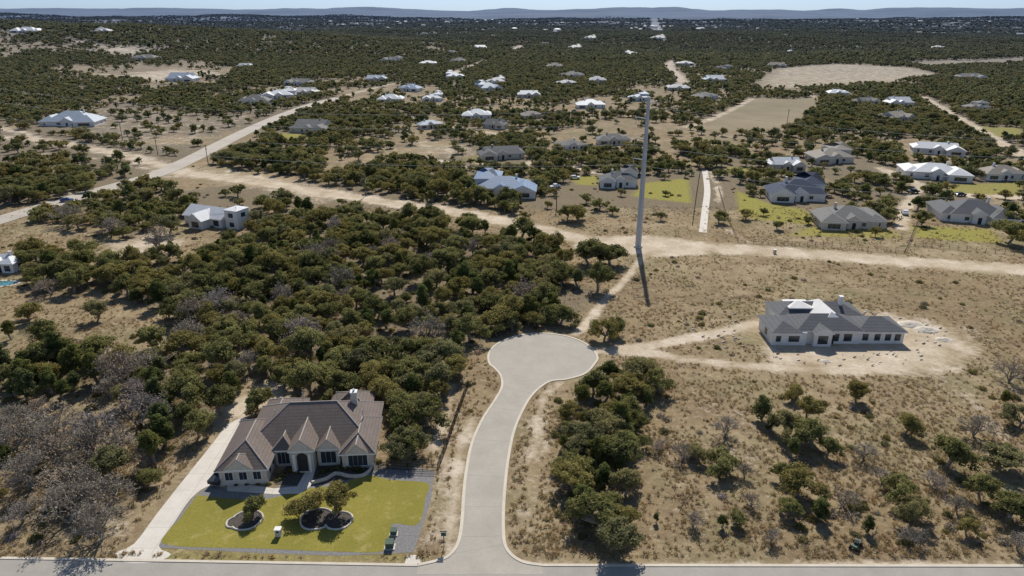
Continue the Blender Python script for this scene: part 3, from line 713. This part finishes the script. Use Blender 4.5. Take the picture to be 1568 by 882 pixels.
def tree(name,seed,kind,ncl,per,leaf,R=3.5,Ht=5.8,lob=1.0):
    rg=np.random.default_rng(seed); mb=MB()
    if kind=='oak': zc,rz=Ht*.53,Ht*.42
    else: zc,rz=Ht*.48,Ht*.50; R=R*.80
    base=Vector((0,0,-.1)); fork=Vector((rg.normal()*.3,rg.normal()*.3,Ht*.2))
    mb.tube(base,fork,.28,.22,'bark',7)
    Q=[];T=[]
    ax=min(max(1+.28*rg.normal(),.75),1.35)
    lobes=[]
    nl=int(5+lob*4)
    for i in range(nl):
        a=rg.uniform(0,6.28); q_=rg.uniform(.15,1.2); lobes.append((math.cos(a)*R*.50*q_*ax,math.sin(a)*R*.50*q_,zc+rz*(rg.uniform(.05,.5)-.38*q_)))
    for i in range(ncl):
        lb=lobes[i%nl]
        d=rg.normal(size=3); d/=np.linalg.norm(d)
        if kind=='oak': d[2]=d[2]*.85+.05
        k=rg.uniform(.55,1.0)
        c=np.array([lb[0]+d[0]*R*.40*k,lb[1]+d[1]*R*.40*k,lb[2]+d[2]*rz*.52*k])
        if kind!='oak':
            tt=(c[2]-.3)/Ht; sh=max(.25,1.15-.8*max(tt,0)); c[0]*=sh;c[1]*=sh
        c[2]=max(c[2],.8+.5*rg.random() if kind=='oak' else .4)
        cr=R*rg.uniform(.13,.24)
        n=int(per*rg.uniform(.7,1.3)); dd=rg.normal(size=(n,3)); dd/=np.linalg.norm(dd,axis=1)[:,None]
        rad=rg.uniform(.5,1.08,n)[:,None]; pp=c+dd*rad*cr*np.array([1.15,1.15,.8])
        oc=(c-np.array([0,0,zc*.6])); oc/=np.linalg.norm(oc)+1e-6
        Q.append(leafquads(pp,leaf,dd*.9+oc*.6+np.array([0,0,.4]),rg)); t=np.clip(rg.uniform(-.1,.7)+.38*(c[2]/Ht)+.12*dd[:,2]+rg.normal(size=n)*.13,0,1)  # random clump tint, plus sunlit tops painted in: lighter higher up and on upper sides
        T.append(t)
        if i%3==0 and per>30:
            mid=fork.lerp(Vector(c),.5)+Vector((0,0,-.2)); mb.tube(fork,mid,.13,.08,'bark',5,False); mb.tube(mid,Vector(c),.08,.03,'bark',4,False)
    return finish_tree(name,mb,np.concatenate(Q),np.concatenate(T),'oak' if kind=='oak' else 'cedar')
def bare(name,seed,leafy=1):
    rg=random.Random(seed); mb=MB(); tips=[]
    def br(p,d,l,r,dep):
        q_=p+d*l; mb.tube(p,q_,max(r,.032),max(r*.62,.026),'bark',5 if dep<2 else 3,False)
        if dep>=5: tips.append(q_); return
        for i in range(rg.choice((2,3,3)) if dep<4 else 2):
            nd=(d+Vector((rg.gauss(0,.6),rg.gauss(0,.6),rg.gauss(.03,.35)))).normalized()
            br(q_,nd,l*rg.uniform(.65,.9),r*.64,dep+1)
        if dep>2: tips.append(q_)
    for i in range(4): br(Vector((0,0,0)),Vector((rg.gauss(0,.4),rg.gauss(0,.4),1)).normalized(),1.35,.19,0)
    g2=np.random.default_rng(seed); C=np.array([list(t) for t in tips]); C=np.repeat(C,leafy,0); C=C+g2.normal(size=C.shape)*.25
    return finish_tree(name,mb,leafquads(C,.14,g2.normal(size=C.shape),g2),g2.uniform(0,1,len(C)),'bare')
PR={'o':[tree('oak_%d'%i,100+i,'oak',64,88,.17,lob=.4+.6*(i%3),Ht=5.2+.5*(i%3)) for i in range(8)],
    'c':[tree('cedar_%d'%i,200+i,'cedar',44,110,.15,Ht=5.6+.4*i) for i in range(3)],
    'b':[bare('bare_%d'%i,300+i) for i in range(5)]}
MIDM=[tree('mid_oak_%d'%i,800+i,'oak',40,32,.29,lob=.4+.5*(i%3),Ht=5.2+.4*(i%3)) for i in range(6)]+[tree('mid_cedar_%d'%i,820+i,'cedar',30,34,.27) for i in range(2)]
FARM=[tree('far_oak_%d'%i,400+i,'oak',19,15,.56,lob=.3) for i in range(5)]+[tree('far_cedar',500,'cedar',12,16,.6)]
def shrubmesh(name,seed,mat='shrub',n=260,R=.6):
    g2=np.random.default_rng(seed); d=g2.normal(size=(n,3)); d/=np.linalg.norm(d,axis=1)[:,None]; d[:,2]=abs(d[:,2])
    C=d*g2.uniform(.5,1.1,n)[:,None]*R*np.array([1,1,.8]); mb=MB(); mb.tube((0,0,-.05),(0,0,R*.5),.04,.03,'bark',4)
    return finish_tree(name,mb,leafquads(C,.10,d,g2),np.clip(g2.normal(size=n)*.25+.5,0,1),mat)
def tuft(name,seed):
    g2=np.random.default_rng(seed); mb=MB(); mb.tube((0,0,-.05),(0,0,.02),.03,.03,'bark',3); n=16
    a=g2.uniform(0,6.28,n); r_=g2.uniform(0,.35,n); b0=np.stack([r_*np.cos(a),r_*np.sin(a),np.zeros(n)],1)
    h=g2.uniform(.15,.4,n); tip=b0+np.stack([g2.normal(size=n)*.2,g2.normal(size=n)*.2,h],1); wv=np.stack([-np.sin(a),np.cos(a),np.zeros(n)],1)*.07
    return finish_tree(name,mb,np.stack([b0-wv,b0+wv,tip+wv*.3,tip-wv*.3],1),g2.uniform(0,1,n),'drygrass')
NAMES={'o':'live_oak_tree','c':'cedar_tree','b':'bare_tree'}
cnt=0
def plant(k,x,y,s,z=0):
    global cnt
    me=random.choice(PR[k]); o=bpy.data.objects.new(NAMES[k],me); o.location=(x,y,z); o.rotation_euler=(0,0,random.uniform(0,6.28))
    o.scale=(s*random.uniform(.82,1.18),s*random.uniform(.82,1.18),s*random.uniform(.85,1.18)); link(o); cnt+=1
IND=[('o',1213,612,42),('o',1310,614,48),('c',1165,642,52),('o',1200,668,60),('o',1242,684,76),('b',1110,668,48),('o',1385,666,55),('b',1490,668,52),('o',1450,715,66),('c',1537,622,36),('b',1545,585,45),('o',1560,655,54),('o',1530,718,66),('o',1100,722,55),('b',1045,706,40),('o',1065,702,36),('o',1222,760,80),('c',1252,795,52),('o',1195,735,44),('b',1322,704,45),('o',1372,762,62),('o',1392,795,58),('c',1328,815,36),('c',1105,808,38),('o',1130,805,36),('b',1150,775,34),('c',1004,800,22),('b',1060,805,36),('b',1465,785,45),('o',1542,795,66),('o',1500,765,56),('b',1556,840,45),('b',1290,775,40),('b',1350,740,36),('b',1425,745,40),('o',1480,820,40),('o',1205,790,44),('o',1265,700,44),('c',1180,660,40),
 ('o',925,522,52),('o',946,512,36),('o',902,406,54),('o',934,406,54),('o',918,403,44),('o',884,338,40),('o',868,336,34),('o',1545,372,52),('o',1566,382,50),('o',395,628,56),('o',628,692,60),('o',388,790,46),('o',470,787,62),('o',522,786,64),('c',10,708,46),('c',18,520,40),('o',68,535,54),('o',45,490,40),('o',810,498,40),('o',1290,340,20),('o',840,492,44),('o',150,552,56),('b',500,640,30),('o',360,590,54),('c',845,480,44),('o',1190,352,18),('o',1020,300,14),
 ('b',190,590,62),('b',225,575,60),('b',205,620,58),('b',170,610,50),('b',300,500,56),('b',340,488,60),('b',480,408,50),('b',505,405,46),('o',150,490,40),('b',300,530,56),('b',60,640,44),('b',20,650,44),('o',1170,330,18),('o',1340,362,18),('o',1410,345,30),('o',1540,345,30),('b',1010,690,30),('b',1140,730,34),('b',1180,830,34),('b',1400,830,40),('o',1235,640,44),('c',1212,700,44)]
for k,u,v,px in IND:
    p=P(u,v); s=px*mpp(u,v)/6.8; plant(k,p[0],p[1],s)
def okpt(x,y):
    for a,b_,c in HEX:
        if (x-a)**2+(y-b_)**2<(c-(3 if c<20 else 4))**2: return False
    return True
drv=np.array(PW([(205,833),(240,787),(285,730),(325,680),(350,650),(378,640),(378,668),(350,742),(292,764),(243,836)]))
for pi,(pw,spc,mx,qs) in enumerate(_FO):
    a=np.array(pw); x0,y0=a.min(0);x1,y1=a.max(0)
    n=int((x1-x0)*(y1-y0)/(spc*spc)*9); xs=rng.uniform(x0,x1,n);ys=rng.uniform(y0,y1,n)
    inn=(polymask(xs,ys,pw,.3)>.5)&(dirtm(xs,ys)<.6)&(polymask(xs,ys,edge,3)<.02)&(polymask(xs,ys,drv,2.5)<.02)
    gap=fbm(xs/14,ys/14,77+pi,2)
    acc=[]
    for x,y,g_ in zip(xs[inn],ys[inn],gap[inn]):
        if g_>.74 or not okpt(x,y): continue
        sp_=spc*(.65+.75*g_)
        if any((x-a_)**2+(y-b_)**2<sp_*sp_ for a_,b_ in acc): continue
        acc.append((x,y)); k=random.choices('ocb',mx)[0]
        plant(k,x,y,qs*random.uniform(.65,1.25))
sh=[shrubmesh('shrub_%d'%i,600+i) for i in range(3)]
for u,v,s in((432,728,1.5),(426,735,1.0),(445,722,1.0),(496,722,1.1),(508,720,.9),(520,718,1.2),(533,716,1.3),(545,718,1.5),(552,722,1.0),(560,714,1.0),(395,742,.6),(378,742,.6),(362,743,.6),(455,724,.8),(412,742,.7),(580,708,1),(486,728,.6)):
    p=P(u,v); o=bpy.data.objects.new('garden_shrub',random.choice(sh)); o.location=(p[0],p[1],0); o.scale=(s*1.1,s*1.1,s); o.rotation_euler[2]=random.random()*6; link(o)
# ------------------------------------------------------------ instanced masses
def scatter(name,meshes,pts,scl,rot):
    col=bpy.data.collections.new(name+'_source')
    for i,mm in enumerate(meshes): col.objects.link(bpy.data.objects.new('%s_part_%d'%(name,i),mm))
    me=bpy.data.meshes.new(name); me.vertices.add(len(pts)); me.vertices.foreach_set('co',np.asarray(pts,float).ravel())
    a=me.attributes.new('scl','FLOAT_VECTOR','POINT'); a.data.foreach_set('vector',np.asarray(scl,float).ravel())
    a=me.attributes.new('rot','FLOAT_VECTOR','POINT'); r3=np.zeros((len(pts),3)); r3[:,2]=rot; a.data.foreach_set('vector',r3.ravel())
    a=me.attributes.new('idx','INT','POINT'); a.data.foreach_set('value',rng.integers(0,len(meshes),len(pts)).astype(np.int32))
    me.update(); o=link(bpy.data.objects.new(name,me))
    ng=bpy.data.node_groups.new(name+'_gn','GeometryNodeTree')
    ng.interface.new_socket('Geometry',in_out='INPUT',socket_type='NodeSocketGeometry'); ng.interface.new_socket('Geometry',in_out='OUTPUT',socket_type='NodeSocketGeometry')
    gi=ng.nodes.new('NodeGroupInput');go=ng.nodes.new('NodeGroupOutput'); ci=ng.nodes.new('GeometryNodeCollectionInfo'); ci.inputs['Collection'].default_value=col
    ci.inputs['Separate Children'].default_value=True; ci.inputs['Reset Children'].default_value=True
    ip=ng.nodes.new('GeometryNodeInstanceOnPoints'); ip.inputs['Pick Instance'].default_value=True
    def na(nm,t):
        n_=ng.nodes.new('GeometryNodeInputNamedAttribute'); n_.data_type=t; n_.inputs['Name'].default_value=nm; return n_.outputs['Attribute']
    er=ng.nodes.new('FunctionNodeEulerToRotation')
    ng.links.new(gi.outputs[0],ip.inputs['Points']); ng.links.new(ci.outputs[0],ip.inputs['Instance'])
    ng.links.new(na('idx','INT'),ip.inputs['Instance Index']); ng.links.new(na('rot','FLOAT_VECTOR'),er.inputs[0]); ng.links.new(er.outputs[0],ip.inputs['Rotation'])
    ng.links.new(na('scl','FLOAT_VECTOR'),ip.inputs['Scale']); ng.links.new(ip.outputs[0],go.inputs[0])
    md=o.modifiers.new('scatter','NODES'); md.node_group=ng; return o
OPENP=[(PW(p),f) for p,f in [([(790,330),(850,280),(1050,285),(1130,335),(1250,358),(1400,372),(1568,388),(1700,395),(1700,440),(1568,430),(1000,395)],.10),
   ([(-60,185),(60,185),(180,150),(330,175),(440,165),(490,150),(400,215),(300,262),(0,350),(-60,350)],.36),
   ([(960,275),(1060,262),(1130,285),(1130,330),(1000,330)],.10),([(600,190),(700,205),(740,235),(690,255),(610,240)],.35),([(270,245),(600,300),(800,335),(780,345),(500,315),(250,285)],.08),
   ([(240,285),(500,300),(800,342),(870,368),(780,362),(680,345),(560,330),(480,336),(400,345),(300,320)],.16),([(1100,240),(1400,250),(1568,300),(1568,390),(1130,370)],.5)]]
def band(y0,y1,step,sbase):
    ys=np.arange(y0,y1,step); Xs=[];Ys=[]
    for y in ys:
        w_=.82*y+50; x=np.arange(-w_,w_,step); Xs.append(x);Ys.append(np.full(x.shape,y))
    x=np.concatenate(Xs);y=np.concatenate(Ys); x=x+rng.uniform(-.5,.5,len(x))*step*1.1; y=y+rng.uniform(-.5,.5,len(y))*step*1.1
    cov=coverf(x,y); prob=.10+.88*cov
    for p,f_ in OPENP: prob=np.where(polymask(x,y,p,4)>.5,prob*f_,prob)
    d=dirtm(x,y);g_=greenm(x,y);f=fieldm(x,y); fo=forestm(x,y)
    prob=np.where((d>.6)|(f>.4),0,prob); prob=np.where((d>.25)&(d<=.6),prob*.35,prob); prob=np.where(g_>.3,.02,prob); prob=np.where(fo>.3,0,prob)
    prob=np.where(linemask(x,y,RD,19,1)>.3,0,prob)
    for a,b_,c in HEX:
        if b_>y0-60:
            prob=np.where((x-a)**2+((y-b_+c*.35)*.76)**2<c*c,0,prob)
    k=rng.random(len(x))<prob; x=x[k];y=y[k]; s=sbase*rng.uniform(.55,1.3,len(x))
    return x,y,s
x,y,s=band(238,520,5.2,1.06)
scatter('mid_tree_mass',MIDM,np.stack([x,y,Hh(x,y)-.1],1),np.stack([s,s,s*.95],1),rng.uniform(0,6.28,len(x)))
n1_=len(x)
x,y,s=band(520,1100,5.9,1.12)
x2,y2,s2=band(1100,3000,9.6,1.65)
x=np.concatenate([x,x2]);y=np.concatenate([y,y2]);s=np.concatenate([s,s2])
scatter('distant_tree_mass',FARM,np.stack([x,y,Hh(x,y)-.2],1),np.stack([s,s,s*np.where(s>1.2,.8,.95)],1),rng.uniform(0,6.28,len(x)))
n2_=len(x)
x,y,s=band(3000,9500,27,4.4)
scatter('horizon_tree_mass',FARM,np.stack([x,y,Hh(x,y)-.5],1),np.stack([s,s,s*.42],1),rng.uniform(0,6.28,len(x)))
print('instances',cnt,n1_,n2_,len(x))
tm=[]
for i,k in enumerate(('rpale','rwhite','rpaleblue')):
    mb=MB(); mb.box(-9,9,-5,5,-2,4+i,'white'); mb.roof(-9,9,-5,5,4+i,.5,k,'x',i>0,i>0,gm='white'); mb.win(0,-5,1,3,1.8); tm.append(mb.mesh('town_building_%d'%i))
n=380; y=rng.uniform(2600,9000,n); x=rng.uniform(-1,1,n)*.78*y; k=(fbm(x/900,y/900,5,2)>.53)&(x>-.35*y); x=x[k];y=y[k]; s=rng.uniform(.6,1.5,len(x))
scatter('distant_town_houses',tm,np.stack([x,y,Hh(x,y)+4],1),np.stack([s,s,s],1),rng.uniform(-.6,.6,len(x)))
# dry grass & low scrub on the near fields
n=56000; y=70+(rng.random(n)**1.5)*190; x=rng.uniform(-1,1,n)*(.78*y+20)
dm=dirtm(x,y); k=(dm<.45)&(polymask(x,y,edge,1.0)<.02)&(polymask(x,y,GR,.6)<.02)&(polymask(x,y,drv,1.6)<.02)&(y>73.8)&(np.hypot(x+34,y-98)>13)&(np.hypot((x-73),(y-146)*1.6)>19)
k&=rng.random(n)<(.25+.75*sm(.35,.6,fbm(x/9,y/9,91,3)))
x=x[k];y=y[k]; s=rng.uniform(.5,1.25,len(x))
scatter('dry_grass',[tuft('tuft_%d'%i,700+i) for i in range(4)],np.stack([x,y,np.zeros(len(x))],1),np.stack([s,s,s*.9],1),rng.uniform(0,6.28,len(x)))
n=4600; y=76+(rng.random(n)**1.3)*260; x=rng.uniform(-1,1,n)*(.78*y+20)
dm=dirtm(x,y); k=(dm<.4)&(polymask(x,y,edge,1.5)<.02)&(polymask(x,y,GR,1)<.02)&(polymask(x,y,drv,2)<.02)&(np.hypot(x+34,y-98)>14)&(np.hypot((x-73),(y-146)*1.6)>21)
k&=rng.random(n)<np.maximum(.5*sm(.45,.65,fbm(x/16,y/16,33,3)),.95*forestm(x,y))
x=x[k];y=y[k]; s=rng.uniform(.5,1.8,len(x))
scatter('low_scrub',sh+[shrubmesh('dry_scrub',650,'bare',200)],np.stack([x,y,np.zeros(len(x))],1),np.stack([s,s,s*.8],1),rng.uniform(0,6.28,len(x)))
# ------------------------------------------------------------ light, sky, camera
EL=math.radians(44); AZ=math.radians(6.6)
sd=Vector((math.sin(AZ)*math.cos(EL),math.cos(AZ)*math.cos(EL),math.sin(EL)))
l=bpy.data.lights.new('sun','SUN'); l.energy=5.0; l.angle=math.radians(.5); l.color=(1,.96,.89)
so=link(bpy.data.objects.new('sun',l)); so.rotation_euler=(-sd).to_track_quat('-Z','Y').to_euler()
wd=bpy.data.worlds.new('World'); sc.world=wd; wd.use_nodes=True; nt=wd.node_tree
sk=nt.nodes.new('ShaderNodeTexSky'); sk.sky_type='NISHITA'; sk.sun_disc=False; sk.sun_elevation=EL; sk.sun_rotation=AZ
sk.altitude=300; sk.dust_density=.3; sk.air_density=1.0; sk.ozone_density=1.5
bg=nt.nodes['Background']; bg.inputs['Strength'].default_value=.095
tc=N(nt,'ShaderNodeTexCoord').outputs['Generated']; sx=N(nt,'ShaderNodeSeparateXYZ'); nt.links.new(tc,sx.inputs[0])
tint=mix(nt,ramp(nt,sx.outputs['Z'],0.0,.22),(.52,.74,1.32),(1.0,1.0,1.04))
nt.links.new(mix(nt,1.0,sk.outputs[0],tint,'MULTIPLY'),bg.inputs[0])
cd=bpy.data.cameras.new('camera'); cd.sensor_width=36; cd.lens=F/1568*36; cd.clip_end=60000; cd.clip_start=.5
co=link(bpy.data.objects.new('camera',cd)); co.location=(0,0,HC); co.rotation_euler=(math.pi/2-PIT,0,0); sc.camera=co
sc.view_settings.view_transform='Standard'; sc.view_settings.look='None'; sc.view_settings.exposure=0
